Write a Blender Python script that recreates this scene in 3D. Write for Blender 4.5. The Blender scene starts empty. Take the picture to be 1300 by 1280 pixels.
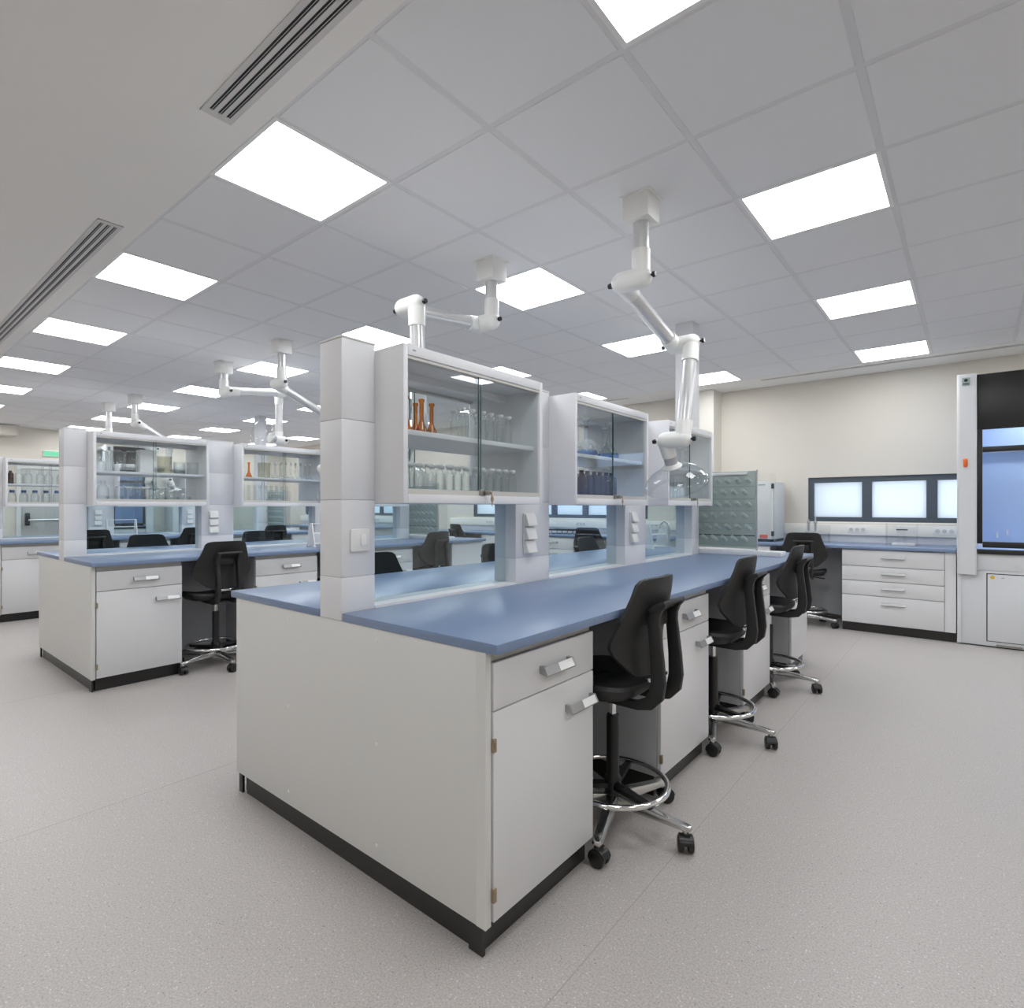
import bpy, bmesh, math, random
from mathutils import Vector, Matrix
random.seed(7)
R = math.radians
sc = bpy.context.scene
C = sc.collection

# ------------------------------------------------------------------ camera
CAM_H = 1.30
cam_d = bpy.data.cameras.new('camera'); cam = bpy.data.objects.new('camera', cam_d); C.objects.link(cam)
cam.location = (0, 0, CAM_H); cam.rotation_euler = (R(90), 0, 0.703)
cam_d.sensor_width = 36; cam_d.lens = 715.13 / 1300 * 36
cam_d.shift_x = (650 - 625.9) / 1300; cam_d.shift_y = (645 - 640) / 1300
cam_d.clip_start = 0.05
sc.camera = cam
# ------------------------------------------------------------------ world, exposure
w = bpy.data.worlds.new('world'); sc.world = w; w.use_nodes = True
w.node_tree.nodes['Background'].inputs[0].default_value = (0.76, 0.88, 1.0, 1)
w.node_tree.nodes['Background'].inputs[1].default_value = 3.3
vs = sc.view_settings
vs.view_transform = 'Standard'; vs.look = 'None'; vs.gamma = 1; vs.use_curve_mapping = False
vs.exposure = 0.14
PANEL = 12.8                      # radiance of the ceiling light panels
sc.cycles.transparent_max_bounces = 40
sc.cycles.max_bounces = 10; sc.cycles.diffuse_bounces = 6
sc.cycles.sample_clamp_indirect = 8

# ------------------------------------------------------------------ materials
def mat(name, col, rough=.5, metal=0, **kw):
    m = bpy.data.materials.new(name); m.use_nodes = True
    b = m.node_tree.nodes['Principled BSDF']
    b.inputs['Base Color'].default_value = (*col, 1); b.inputs['Roughness'].default_value = rough
    b.inputs['Metallic'].default_value = metal
    for k, v in kw.items(): b.inputs[k].default_value = v
    return m
def bump_noise(m, scale, strength, dist=.002, colvar=None):
    nt = m.node_tree; b = nt.nodes['Principled BSDF']
    tc = nt.nodes.new('ShaderNodeTexCoord'); n = nt.nodes.new('ShaderNodeTexNoise'); n.inputs['Scale'].default_value = scale
    n.inputs['Detail'].default_value = 4
    nt.links.new(tc.outputs['Object'], n.inputs['Vector'])
    bp = nt.nodes.new('ShaderNodeBump'); bp.inputs['Strength'].default_value = strength; bp.inputs['Distance'].default_value = dist
    nt.links.new(n.outputs['Fac'], bp.inputs['Height']); nt.links.new(bp.outputs[0], b.inputs['Normal'])
    return m
def emis(name, col, s):
    m = bpy.data.materials.new(name); m.use_nodes = True; nt = m.node_tree
    for n in list(nt.nodes): nt.nodes.remove(n)
    o = nt.nodes.new('ShaderNodeOutputMaterial'); e = nt.nodes.new('ShaderNodeEmission')
    e.inputs[0].default_value = (*col, 1); e.inputs[1].default_value = s; nt.links.new(e.outputs[0], o.inputs[0])
    return m
def glass(name, face, edge, blend=.35, rough=.0, refl=1.0, ior=1.45):
    """thin-walled glass: tinted see-through body (denser at the rims) under a fresnel reflection"""
    m = bpy.data.materials.new(name); m.use_nodes = True; nt = m.node_tree
    for n in list(nt.nodes): nt.nodes.remove(n)
    o = nt.nodes.new('ShaderNodeOutputMaterial'); mx = nt.nodes.new('ShaderNodeMixShader')
    t = nt.nodes.new('ShaderNodeBsdfTransparent'); g = nt.nodes.new('ShaderNodeBsdfGlossy'); g.inputs['Roughness'].default_value = rough
    g.inputs['Color'].default_value = (refl, refl, refl, 1)
    fr = nt.nodes.new('ShaderNodeFresnel'); fr.inputs['IOR'].default_value = ior
    lw = nt.nodes.new('ShaderNodeLayerWeight'); lw.inputs['Blend'].default_value = blend
    mc = nt.nodes.new('ShaderNodeMix'); mc.data_type = 'RGBA'
    mc.inputs[6].default_value = (*face, 1); mc.inputs[7].default_value = (*edge, 1)
    nt.links.new(lw.outputs['Facing'], mc.inputs[0]); nt.links.new(mc.outputs[2], t.inputs[0])
    # the same reflectance from both sides of the thin wall
    ge = nt.nodes.new('ShaderNodeNewGeometry'); mi = nt.nodes.new('ShaderNodeMix'); mi.data_type = 'FLOAT'
    mi.inputs[2].default_value = ior; mi.inputs[3].default_value = 1 / ior
    nt.links.new(ge.outputs['Backfacing'], mi.inputs[0]); nt.links.new(mi.outputs[0], fr.inputs['IOR'])
    nt.links.new(fr.outputs[0], mx.inputs[0]); nt.links.new(t.outputs[0], mx.inputs[1]); nt.links.new(g.outputs[0], mx.inputs[2])
    nt.links.new(mx.outputs[0], o.inputs[0])
    return m

M = {}
M['white'] = mat('white laminate', (.72, .72, .73), .38)
M['panel'] = mat('light grey laminate', (.68, .68, .665), .42)
M['carcass'] = mat('grey carcass board', (.50, .51, .53), .5)
M['seam'] = mat('weld cord', (.36, .315, .305), .5)
M['rail'] = mat('beige rail', (.50, .48, .45), .5)
M['plinth'] = mat('black plinth', (.018, .017, .016), .32)
M['clad'] = mat('white cladding', (.74, .745, .77), .36)
M['blue'] = mat('blue worktop', (.182, .250, .390), .31, 0, **{'Specular IOR Level': .6})
M['alu'] = mat('brushed aluminium', (.62, .62, .63), .32, .9)
M['handle'] = mat('satin handle', (.40, .40, .40), .4, .6)
M['label'] = mat('white label', (.85, .85, .85), .4)
M['chrome'] = mat('chrome', (.80, .80, .80), .08, 1.0)
M['castalu'] = mat('polished cast aluminium', (.58, .58, .57), .22, 1.0)
M['black'] = bump_noise(mat('black polyurethane', (.014, .014, .014), .48), 600, .12, .0008)
M['blackgloss'] = mat('black plastic', (.010, .010, .010), .3)
M['brass'] = mat('brass hinge', (.36, .28, .19), .4, .5)
M['key'] = mat('brass key', (.45, .34, .24), .35, .8)
M['lock'] = mat('steel lock', (.35, .33, .30), .35, .8)
M['plastic'] = mat('white plastic', (.80, .80, .79), .35)
M['armwhite'] = mat('arm white plastic', (.80, .80, .78), .38)
M['armtube'] = mat('arm aluminium tube', (.66, .66, .66), .28, .55)
M['greyband'] = mat('grey collar', (.40, .41, .43), .4)
M['trunk'] = mat('cream trunking', (.84, .82, .76), .4)
M['frame'] = mat('dark window frame', (.075, .095, .115), .4)
M['hoodblack'] = mat('hood black panel', (.013, .012, .012), .4)
M['hoodwhite'] = mat('hood white panel', (.68, .69, .71), .4)
M['hoodblue'] = mat('hood blue lining', (.56, .67, .86), .45)
M['orange'] = mat('orange knob', (.80, .13, .01), .35)
M['yellow'] = mat('yellow sticker', (.75, .50, .02), .5)
M['red'] = mat('red sticker', (.60, .10, .08), .5)
M['plate'] = mat('grey green plate', (.30, .36, .34), .4)
M['seal'] = mat('grey track', (.56, .55, .52), .45)
M['dark'] = mat('dark slot', (.02, .02, .02), .8)
M['vent'] = mat('vent plate', (.60, .585, .57), .5)
M['oven'] = mat('oven grey', (.62, .65, .66), .4)
M['peg'] = mat('rack grey green', (.36, .43, .405), .45)
M['peglight'] = mat('rack peg', (.46, .52, .50), .4)
M['doorgrey'] = mat('grey door', (.46, .46, .45), .5)
M['wall'] = bump_noise(mat('cream wall paint', (.68, .64, .575), .8), 220, .08)
M['wallcol'] = mat('white column paint', (.68, .655, .60), .8)
M['soffit'] = bump_noise(mat('plasterboard paint', (.81, .795, .765), .85), 160, .05)
M['tile'] = bump_noise(mat('mineral tile', (.775, .775, .785), .9), 500, .15)
M['tbar'] = mat('ceiling grid bar', (.69, .69, .70), .6)
M['light'] = emis('light panel', (.955, .98, 1.0), PANEL)
M['sign'] = emis('exit sign', (.25, .80, .50), .9)
M['pane'] = glass('sliding pane', (.955, .968, .97), (.80, .85, .86), .25)
M['screen'] = glass('bench glass', (.85, .91, .93), (.70, .79, .82), .25)
M['paneedge'] = mat('green glass edge', (.03, .09, .085), .2)
M['clear'] = glass('clear glassware', (.975, .985, .985), (.66, .70, .71), .38)
M['acryl'] = glass('clear acrylic', (.975, .98, .98), (.80, .82, .84), .30)
M['hoodglass'] = glass('sash glass', (.90, .93, .96), (.8, .85, .9), .2)
M['amber'] = glass('amber glass', (.93, .48, .06), (.50, .18, .012), .42)
M['brown'] = mat('dark brown glass', (.050, .020, .016), .12)
M['plum'] = mat('dark violet glass', (.046, .036, .052), .12)
M['bluedrop'] = glass('blue printed glass', (.42, .60, .93), (.20, .36, .75), .4)
M['bluecap'] = mat('blue cap', (.03, .10, .26), .4)
M['frost'] = mat('frosted glass stopper', (.86, .87, .87), .5)
M['beige'] = glass('cloudy beaker', (.80, .79, .70), (.55, .54, .48), .35)

def floor_mat():
    m = mat('speckled vinyl', (.5, .46, .45), .42); nt = m.node_tree; b = nt.nodes['Principled BSDF']; L = nt.links
    tc = nt.nodes.new('ShaderNodeTexCoord')
    n1 = nt.nodes.new('ShaderNodeTexNoise'); n1.inputs['Scale'].default_value = 170; n1.inputs['Detail'].default_value = 3
    r1 = nt.nodes.new('ShaderNodeValToRGB'); e = r1.color_ramp.elements
    e[0].position = .28; e[0].color = (.345, .316, .302, 1); e[1].position = .72; e[1].color = (.528, .496, .475, 1)
    L.new(tc.outputs['Object'], n1.inputs['Vector']); L.new(n1.outputs['Fac'], r1.inputs[0])
    v = nt.nodes.new('ShaderNodeTexVoronoi'); v.inputs['Scale'].default_value = 120; v.feature = 'F1'
    L.new(tc.outputs['Object'], v.inputs['Vector'])
    # a chip only in some cells: pick by the cell colour
    sp = nt.nodes.new('ShaderNodeSeparateColor'); L.new(v.outputs['Color'], sp.inputs[0])
    lt = nt.nodes.new('ShaderNodeMath'); lt.operation = 'LESS_THAN'; lt.inputs[1].default_value = .27; L.new(v.outputs['Distance'], lt.inputs[0])
    def chips(lo, hi):
        a = nt.nodes.new('ShaderNodeMath'); a.operation = 'GREATER_THAN'; a.inputs[1].default_value = lo; L.new(sp.outputs[0], a.inputs[0])
        c = nt.nodes.new('ShaderNodeMath'); c.operation = 'LESS_THAN'; c.inputs[1].default_value = hi; L.new(sp.outputs[0], c.inputs[0])
        p = nt.nodes.new('ShaderNodeMath'); p.operation = 'MULTIPLY'; L.new(a.outputs[0], p.inputs[0]); L.new(c.outputs[0], p.inputs[1])
        q = nt.nodes.new('ShaderNodeMath'); q.operation = 'MULTIPLY'; L.new(p.outputs[0], q.inputs[0]); L.new(lt.outputs[0], q.inputs[1])
        return q
    def over(prev, fac, col):
        x = nt.nodes.new('ShaderNodeMix'); x.data_type = 'RGBA'; x.inputs[7].default_value = (*col, 1)
        L.new(prev, x.inputs[6]); L.new(fac.outputs[0], x.inputs[0]); return x.outputs[2]
    c = over(r1.outputs[0], chips(0, .022), (.20, .185, .185)); c = over(c, chips(.05, .13), (.32, .29, .29)); c = over(c, chips(.88, .99), (.64, .61, .595))
    L.new(c, b.inputs['Base Color'])
    return m
M['floor'] = floor_mat()

def window_mat():
    m = bpy.data.materials.new('frosted window film'); m.use_nodes = True; nt = m.node_tree
    for n in list(nt.nodes): nt.nodes.remove(n)
    o = nt.nodes.new('ShaderNodeOutputMaterial'); t = nt.nodes.new('ShaderNodeBsdfTranslucent'); t.inputs[0].default_value = (.95, .97, 1, 1)
    g = nt.nodes.new('ShaderNodeBsdfGlossy'); g.inputs['Roughness'].default_value = .15
    fr = nt.nodes.new('ShaderNodeFresnel'); mx = nt.nodes.new('ShaderNodeMixShader')
    nt.links.new(fr.outputs[0], mx.inputs[0]); nt.links.new(t.outputs[0], mx.inputs[1]); nt.links.new(g.outputs[0], mx.inputs[2]); nt.links.new(mx.outputs[0], o.inputs[0])
    return m
M['winglass'] = window_mat()

# ------------------------------------------------------------------ mesh helpers
class MB:
    def __init__(s): s.v = []; s.f = []; s.m = []; s.mi = 0
    def add(s, vs, fs):
        o = len(s.v); s.v += [tuple(p) for p in vs]; s.f += [tuple(i + o for i in f) for f in fs]; s.m += [s.mi] * len(fs); return s
    def box(s, x0, x1, y0, y1, z0, z1):
        return s.add([(x0,y0,z0),(x1,y0,z0),(x1,y1,z0),(x0,y1,z0),(x0,y0,z1),(x1,y0,z1),(x1,y1,z1),(x0,y1,z1)],
                     [(0,3,2,1),(4,5,6,7),(0,1,5,4),(1,2,6,5),(2,3,7,6),(3,0,4,7)])
    def rings(s, rs, cap0=True, cap1=True, closed=True):
        n = len(rs[0]); vs = [p for r in rs for p in r]; fs = []
        for k in range(len(rs) - 1):
            for i in range(n if closed else n - 1):
                j = (i + 1) % n; fs.append((k*n+i, k*n+j, (k+1)*n+j, (k+1)*n+i))
        if cap0: fs.append(tuple(range(n - 1, -1, -1)))
        if cap1: fs.append(tuple((len(rs)-1)*n + i for i in range(n)))
        return s.add(vs, fs)
    def frame(s, d):
        d = Vector(d).normalized(); u = Vector((0, 0, 1)) if abs(d.z) < .95 else Vector((1, 0, 0))
        a = d.cross(u).normalized(); return d, a, a.cross(d).normalized() * -1
    def cyl(s, p0, p1, r0, r1=None, seg=16):
        r1 = r0 if r1 is None else r1; p0 = Vector(p0); p1 = Vector(p1); d, a, b = s.frame(p1 - p0)
        ring = lambda p, r: [p + (a * math.cos(t) + b * math.sin(t)) * r for t in [2*math.pi*i/seg for i in range(seg)]]
        return s.rings([ring(p0, r0), ring(p1, r1)][::1])
    def capsule(s, p0, p1, r, seg=18, n=5):
        p0 = Vector(p0); p1 = Vector(p1); d, a, b = s.frame(p1 - p0); rs = []
        for k in range(n + 1):
            t = -math.pi/2 * (1 - k/n) * .97; rs.append((p0 + d * r * math.sin(t), r * math.cos(t)))
        for k in range(n + 1):
            t = math.pi/2 * (k/n) * .97; rs.append((p1 + d * r * math.sin(t), r * math.cos(t)))
        return s.rings([[p + (a*math.cos(2*math.pi*i/seg) + b*math.sin(2*math.pi*i/seg)) * q for i in range(seg)] for p, q in rs])
    def tube(s, pts, r, seg=10, closed=False):
        pts = [Vector(p) for p in pts]; n = len(pts); rs = []
        for i, p in enumerate(pts):
            t = (pts[(i+1) % n] - pts[i-1]) if closed else (pts[min(i+1, n-1)] - pts[max(i-1, 0)])
            d, a, b = s.frame(t); rs.append([p + (a*math.cos(2*math.pi*k/seg) + b*math.sin(2*math.pi*k/seg)) * r for k in range(seg)])
        if closed:
            return s.rings(rs + [rs[0]], False, False)
        return s.rings(rs)
    def lathe(s, prof, c=(0, 0, 0), seg=16, cap0=False, cap1=False):
        return s.rings([[(c[0] + r*math.cos(2*math.pi*i/seg), c[1] + r*math.sin(2*math.pi*i/seg), c[2] + z) for i in range(seg)] for r, z in prof], cap0, cap1)
    def prism(s, out, axis, a, b):
        P = {'x': lambda p, t: (t, p[0], p[1]), 'y': lambda p, t: (p[0], t, p[1]), 'z': lambda p, t: (p[0], p[1], t)}[axis]
        return s.rings([[P(p, a) for p in out], [P(p, b) for p in out]])
    def sweep(s, pts, wid, nrm):
        """rectangular section: pts list of (centre, half thickness in plane), extruded wid along y; path in the x-z plane"""
        rs = []
        for i, (p, h) in enumerate(pts):
            a = Vector(pts[max(i-1, 0)][0]); b = Vector(pts[min(i+1, len(pts)-1)][0]); t = (b - a).normalized(); n = Vector((-t.z, 0, t.x)); p = Vector(p)
            y = Vector((0, wid, 0)); rs.append([p + n*h - y, p + n*h + y, p - n*h + y, p - n*h - y])
        return s.rings(rs)

def mesh(name, mb, mats, bevel=0, seg=2, smooth=True, off=(0, 0, 0)):
    me = bpy.data.meshes.new(name)
    me.from_pydata([(x-off[0], y-off[1], z-off[2]) for x, y, z in mb.v], [], mb.f)
    for m in (mats if isinstance(mats, (list, tuple)) else [mats]): me.materials.append(M[m])
    for p, i in zip(me.polygons, mb.m): p.material_index = i
    bm = bmesh.new(); bm.from_mesh(me)
    bmesh.ops.recalc_face_normals(bm, faces=bm.faces)
    if bevel:
        bmesh.ops.bevel(bm, geom=[e for e in bm.edges if e.is_manifold and e.calc_face_angle(0) > .5], offset=bevel, segments=seg, affect='EDGES', profile=.5, clamp_overlap=True)
    bm.to_mesh(me); bm.free()
    if smooth:
        for p in me.polygons: p.use_smooth = True
        me.set_sharp_from_angle(angle=R(24 if bevel else 38))
    return me
def obj(name, mb, mats, parent=None, bevel=0, seg=2, smooth=True, world=False):
    """link ONE mesh object; when world=True the shape is given in world coordinates and made local to its parent"""
    off = (0, 0, 0)
    if parent is not None and world: off = parent['_o']
    o = bpy.data.objects.new(name, mesh(name, mb, mats, bevel, seg, smooth, off)); C.objects.link(o)
    if parent is not None: o.parent = parent
    return o
def tag(o, label, cat, group=None):
    o['label'] = label; o['category'] = cat
    if group: o['group'] = group
    return o
def thing(name, label, cat, loc=(0, 0, 0), rz=0, group=None):
    o = bpy.data.objects.new(name, None); C.objects.link(o); o.location = loc; o.rotation_euler = (0, 0, rz); o.empty_display_size = .1
    o['_o'] = tuple(loc)
    return tag(o, label, cat, group)
def single(name, mb, mats, label, cat, base, group=None, **kw):
    """a thing of one mesh with its origin at base (shape in world coordinates)"""
    o = bpy.data.objects.new(name, mesh(name, mb, mats, off=base, **kw)); C.objects.link(o); o.location = base
    return tag(o, label, cat, group)
def struct(name, mb, mats, parent=None, **kw):
    o = obj(name, mb, mats, parent, **kw)
    if parent is None: o['kind'] = 'structure'
    return o
def child(name, me, parent, loc=(0, 0, 0), rot=(0, 0, 0)):
    o = bpy.data.objects.new(name, me); C.objects.link(o); o.parent = parent; o.location = loc; o.rotation_euler = rot; return o
def dup(root, loc, rz=None, label=None, group=None):
    r = root.copy(); C.objects.link(r); r.location = loc
    if rz is not None: r.rotation_euler = (0, 0, rz)
    if label: r['label'] = label
    if group: r['group'] = group
    def rec(a, b):
        for ch in a.children:
            c = ch.copy(); C.objects.link(c); c.parent = b; rec(ch, c)
    rec(root, r)
    return r
ORD = ['first', 'second', 'third', 'fourth', 'added unseen fifth', 'sixth', 'seventh', 'eighth']  # the fifth ordinal serves only the added rear row of lights

# ------------------------------------------------------------------ the room
CZ = 2.846
XL, XR, YF, YB = -14.0, 2.7, -3.05, 7.75
GX, GY = -.894, 1.737             # ceiling grid origin, pitch 0.6
struct('floor', MB().box(XL - .2, XR + .2, YF - .2, YB + .4, -.1, 0), 'floor', smooth=False)
flo = bpy.data.objects['floor']
# weld seams of the vinyl sheets: thin recessed-looking cords lying along the sheet joints
for k, x in enumerate((1.18, -.845, -2.87, -4.895, -6.92, -8.945, -10.97)):
    child('weld_seam', mesh('weld_seam', MB().box(x - .0015, x + .0015, YF, YB, 0, .0004), 'seam', smooth=False), flo)
WZ0, WZ1 = 1.136, 1.668           # window strip
WIN = [(-12.75, -9.30), (-7.05, -3.60), (-1.515, 1.935)]
wb = MB(); wb.box(XL - .2, XR + .2, YB, YB + .38, 0, WZ0); wb.box(XL - .2, XR + .2, YB, YB + .38, WZ1, CZ + .3)
xs = [XL - .2] + [v for a in WIN for v in a] + [XR + .2]
for i in range(0, len(xs), 2): wb.box(xs[i], xs[i+1], YB, YB + .38, WZ0, WZ1)
struct('wall_back', wb, 'wall', smooth=False)
struct('wall_left', MB().box(XL - .2, XL, YF - .2, YB + .4, 0, CZ + .3), 'wall', smooth=False)
struct('wall_right', MB().box(XR, XR + .2, YF - .2, YB + .4, 0, CZ + .3), 'wall', smooth=False)
struct('wall_front', MB().box(XL - .2, XR + .2, YF - .2, YF, 0, CZ + .3), 'wall', smooth=False)
struct('wall_column', MB().box(-2.98, -2.55, 7.45, YB + .01, 0, CZ), 'wallcol', smooth=False)
struct('wall_bulkhead', MB().box(XL, XL + .35, YF, 2.3, 2.66, CZ), 'wall', smooth=False)
# ceiling: soffit of plasterboard in front, tile field, plain margin at the window wall
ce = MB().box(XL - .2, XR + .2, -.663, GY - .6, CZ, CZ + .12)
ce.box(XL - .2, XR + .2, GY + 9*.6, YB + .4, CZ, CZ + .12)
ceil = struct('ceiling', ce, 'soffit', smooth=False)
grid = struct('ceiling_grid', MB().box(XL - .2, XR + .2, GY - .6, GY + 9*.6, CZ + .014, CZ + .12).box(XL - .2, XR + .2, YF - .2, GY - 2.4, CZ + .014, CZ + .12), 'tbar', ceil, smooth=False)
# the same tile field goes on behind the soffit, over the part of the laboratory at the photographer's back
child('rear_tile_field', mesh('rear_tile_field', MB().box(XL, XR, YF, GY - 2.4, CZ + .004, CZ + .0135), 'tile', smooth=False), ceil)
tg = MB()
for j in range(-1, 10):
    y = GY + j*.6; tg.box(XL, XR, y - .0125, y + .0125, CZ + .0024, CZ + .0145)
for c in range(-22, 7):
    x = GX + c*.6
    if XL < x < XR: tg.box(x - .0125, x + .0125, GY - .6, GY + 5.4, CZ + .0026, CZ + .0146)
struct('grid_bar', tg, 'tbar', ceil, smooth=False)
tile_me = mesh('ceiling_tile', MB().box(-.2872, .2872, -.2872, .2872, 0, .014), 'tile', bevel=.003, seg=1)
LC = [3, 0, -3, -6, -9, -12, -15, -18, -21]; LJ = [8, 5, 2, -1, -5]  # far-right and rear light rows are unseen, added to brighten the near bench
rowname = {3: 'added unseen row at the far right', 0: 'row over the right-hand aisle', -3: 'row over the closest bench', -6: 'row between closest and middle bench',
           -9: 'row over the middle bench', -12: 'row between middle and far-left bench', -15: 'row over the far-left bench', -18: 'next-to-last row on the left', -21: 'row hard by the far left wall'}
lm_frame = MB().box(-.297, .297, -.297, -.278, 0, .014).box(-.297, .297, .278, .297, 0, .014).box(-.297, -.278, -.278, .278, 0, .014).box(.278, .297, -.278, .278, 0, .014)
lf_me = mesh('frame', lm_frame, 'plastic', smooth=False)
ld_me = mesh('diffuser', MB().box(-.278, .278, -.278, .278, .003, .012), 'light', smooth=False)
for c in range(-21, 6):
    x = GX + c*.6 + .3
    for j in [-5] + list(range(-1, 9)):
        y = GY + j*.6 + .3
        if c in LC and j in LJ:
            t = thing('ceiling_light', 'square ceiling light, %s from the window wall, %s' % (ORD[LJ.index(j)], rowname[c]), 'light', (x, y, CZ), 0, 'ceiling light panels')
            child('frame', lf_me, t); child('diffuser', ld_me, t)
        elif j >= -1:
            child('ceiling_tile', tile_me, ceil, (x, y, CZ))
# linear diffusers
def vent(label, x0, x1, y0, y1, slots, rim=.02):
    t = thing('linear_diffuser', label, 'vent', ((x0+x1)/2, (y0+y1)/2, CZ), 0, 'ceiling slot diffusers')
    p = MB(); n = slots; wsl = (y1 - y0 - 2*rim) / (2*n - 1)
    edges = [y0]
    for k in range(n): edges += [y0 + rim + 2*k*wsl, y0 + rim + (2*k+1)*wsl]
    edges.append(y1)
    for k in range(0, len(edges), 2): p.box(x0, x1, edges[k], edges[k+1], CZ - .004, CZ - .0002)
    p.box(x0, x0 + .035, y0, y1, CZ - .0041, CZ - .0001); p.box(x1 - .035, x1, y0, y1, CZ - .0041, CZ - .0001)
    obj('face_plate', p, 'vent', t, world=True, smooth=False)
    for k in range(n):
        a, b = edges[1 + 2*k], edges[2 + 2*k]
        s_ = obj('slot', MB().box(x0 + .035, x1 - .035, a, b, CZ - .0012, CZ - .0003), 'dark', t, world=True, smooth=False)
        obj('vane', MB().box(x0 + .035, x1 - .035, a + (b-a)*.55, a + (b-a)*.68, CZ - .003, CZ - .0011), 'alu', s_, smooth=False).location = (-t.location.x, -t.location.y, -t.location.z)
vent('three-slot ceiling diffuser directly beside the largest light panel, top of view', -2.275, -.4, .930, 1.050, 3)
vent('three-slot ceiling diffuser running off to the left edge of the soffit', -7.2, -3.55, .930, 1.050, 3)
vent('thin single-slot diffuser in the ceiling margin above the right window', -1.93, 1.9, 7.27, 7.33, 1, .018)
vent('short thin slot diffuser in the ceiling margin left of the wall column', -4.9, -3.66, 7.25, 7.30, 1, .016)
# windows
for k, (a, b) in enumerate(WIN):
    wd = MB(); fw = .06; y0, y1 = YB + .02, YB + .09
    wd.box(a, b, y0, y1, WZ0, WZ0 + .055); wd.box(a, b, y0, y1, WZ1 - .065, WZ1); wd.box(a, a + fw, y0 + .0005, y1 - .0005, WZ0 + .055, WZ1 - .065); wd.box(b - fw, b, y0 + .0005, y1 - .0005, WZ0 + .055, WZ1 - .065)
    mul = [a + .594 * (i + 1) - .04 for i in range(5)]
    for x in mul: wd.box(x, x + .095, y0 - .004, y1 - .001, WZ0 + .055, WZ1 - .065)
    W = struct('window_%d' % (k + 1), wd, 'frame')
    ed = [a + fw] + [v for x in mul for v in (x, x + .095)] + [b - fw]
    for i in range(0, len(ed), 2):
        obj('window_pane', MB().box(ed[i] - .004, ed[i+1] + .004, YB + .05, YB + .056, WZ0 + .05, WZ1 - .06), 'winglass', W, smooth=False)
    obj('sill', MB().box(a - .0, b + .0, YB - .004, YB + .02, WZ0 - .016, WZ0 + .001), 'trunk', W, smooth=False)

# ------------------------------------------------------------------ base cabinets
def handle_mb(cx, z, length=.17, x=0, sgn=1):
    """bow handle on a face looking along +x (sgn) at y=cx"""
    m = MB(); h = length/2; s = sgn
    prof = lambda y: [(x, y, z + .017), (x + s*.020, y, z + .017), (x + s*.033, y, z - .008), (x + s*.030, y, z - .014), (x + s*.024, y, z - .011), (x, y, z - .006)]
    for y0, y1 in ((cx - h, cx - h + .012), (cx + h - .012, cx + h)): m.rings([prof(y0), prof(y1)])
    bar = lambda y: [(x + s*.020, y, z + .017), (x + s*.033, y, z - .008), (x + s*.030, y, z - .014), (x + s*.015, y, z + .013)]
    m.rings([bar(cx - h + .012), bar(cx + h - .012)])
    m.mi = 1
    lab = lambda y: [(x + s*.0212, y, z + .0165), (x + s*.0338, y, z - .0075), (x + s*.0328, y, z - .008), (x + s*.0205, y, z + .016)]
    m.rings([lab(cx - h*.10), lab(cx + h*.88)])
    return m
Z0, ZT = .09, .885                 # cabinet bottom, underside of worktop
def cabinet(label, xf, y0, y1, sgn, depth=.66, hinge=-1, group='base cabinets under the benches', plain=False):
    """drawer-over-door unit, front plane x=xf looking along sgn*x, between y0 and y1; hinge side -1 = low y"""
    cy = (y0+y1)/2; t = thing('base_cabinet', label, 'cabinet', (xf - sgn*depth/2, cy, 0), 0, group)
    X = lambda d0, d1: sorted((xf - sgn*d0, xf - sgn*d1))
    a, b = X(.021, depth)
    obj('body', MB().box(a, b, y0, y1, Z0, ZT), 'carcass', t, world=True, bevel=.0012, seg=1)
    a, b = X(.035, depth); obj('plinth', MB().box(a, b, y0 + .003, y1 - .003, 0, Z0 - .0005), 'plinth', t, world=True)
    a, b = X(.012, .0205); obj('top_rail', MB().box(a, b, y0 + .004, y1 - .012, .852, ZT), 'rail', t, world=True)
    a, b = X(0, .019)
    if plain:
        obj('front_panel', MB().box(a, b, y0 + .002, y1 - .001, Z0 + .004, ZT - .004), 'white', t, world=True, bevel=.002)
        return t
    d = obj('drawer', MB().box(a, b, y0 + .003, y1 - .003, .709, .849), 'white', t, world=True, bevel=.0025)
    e = obj('door', MB().box(a, b, y0 + .003, y1 - .003, Z0 + .004, .705), 'white', t, world=True, bevel=.0025)
    h1 = obj('handle', handle_mb(cy + .03, .775, x=xf, sgn=sgn), ['handle', 'label'], d, smooth=False)
    h2 = obj('handle', handle_mb(y1 - .105 if hinge < 0 else y0 + .105, .612, x=xf, sgn=sgn), ['handle', 'label'], e, smooth=False)
    for h in (h1, h2): h.location = (-t.location.x, -t.location.y, 0)
    for z in (.61, .175):
        hy = y0 + .003 if hinge < 0 else y1 - .003
        p = MB().box(xf - .006, xf + .006, hy - .006, hy + .007, z - .019, z + .019); p.box(xf - .002, xf + .0075, hy - .002, hy + .004, z - .010, z + .010)
        hh = obj('hinge', p, 'brass', e); hh.location = (-t.location.x, -t.location.y, 0)
    return t
def knee_panel(label, x0, x1, y0, y1):
    return single('knee_panel', MB().box(x0, x1, y0, y1, .06, ZT - .01), 'carcass', label, 'panel', ((x0+x1)/2, (y0+y1)/2, 0), 'knee space back panels')

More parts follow.
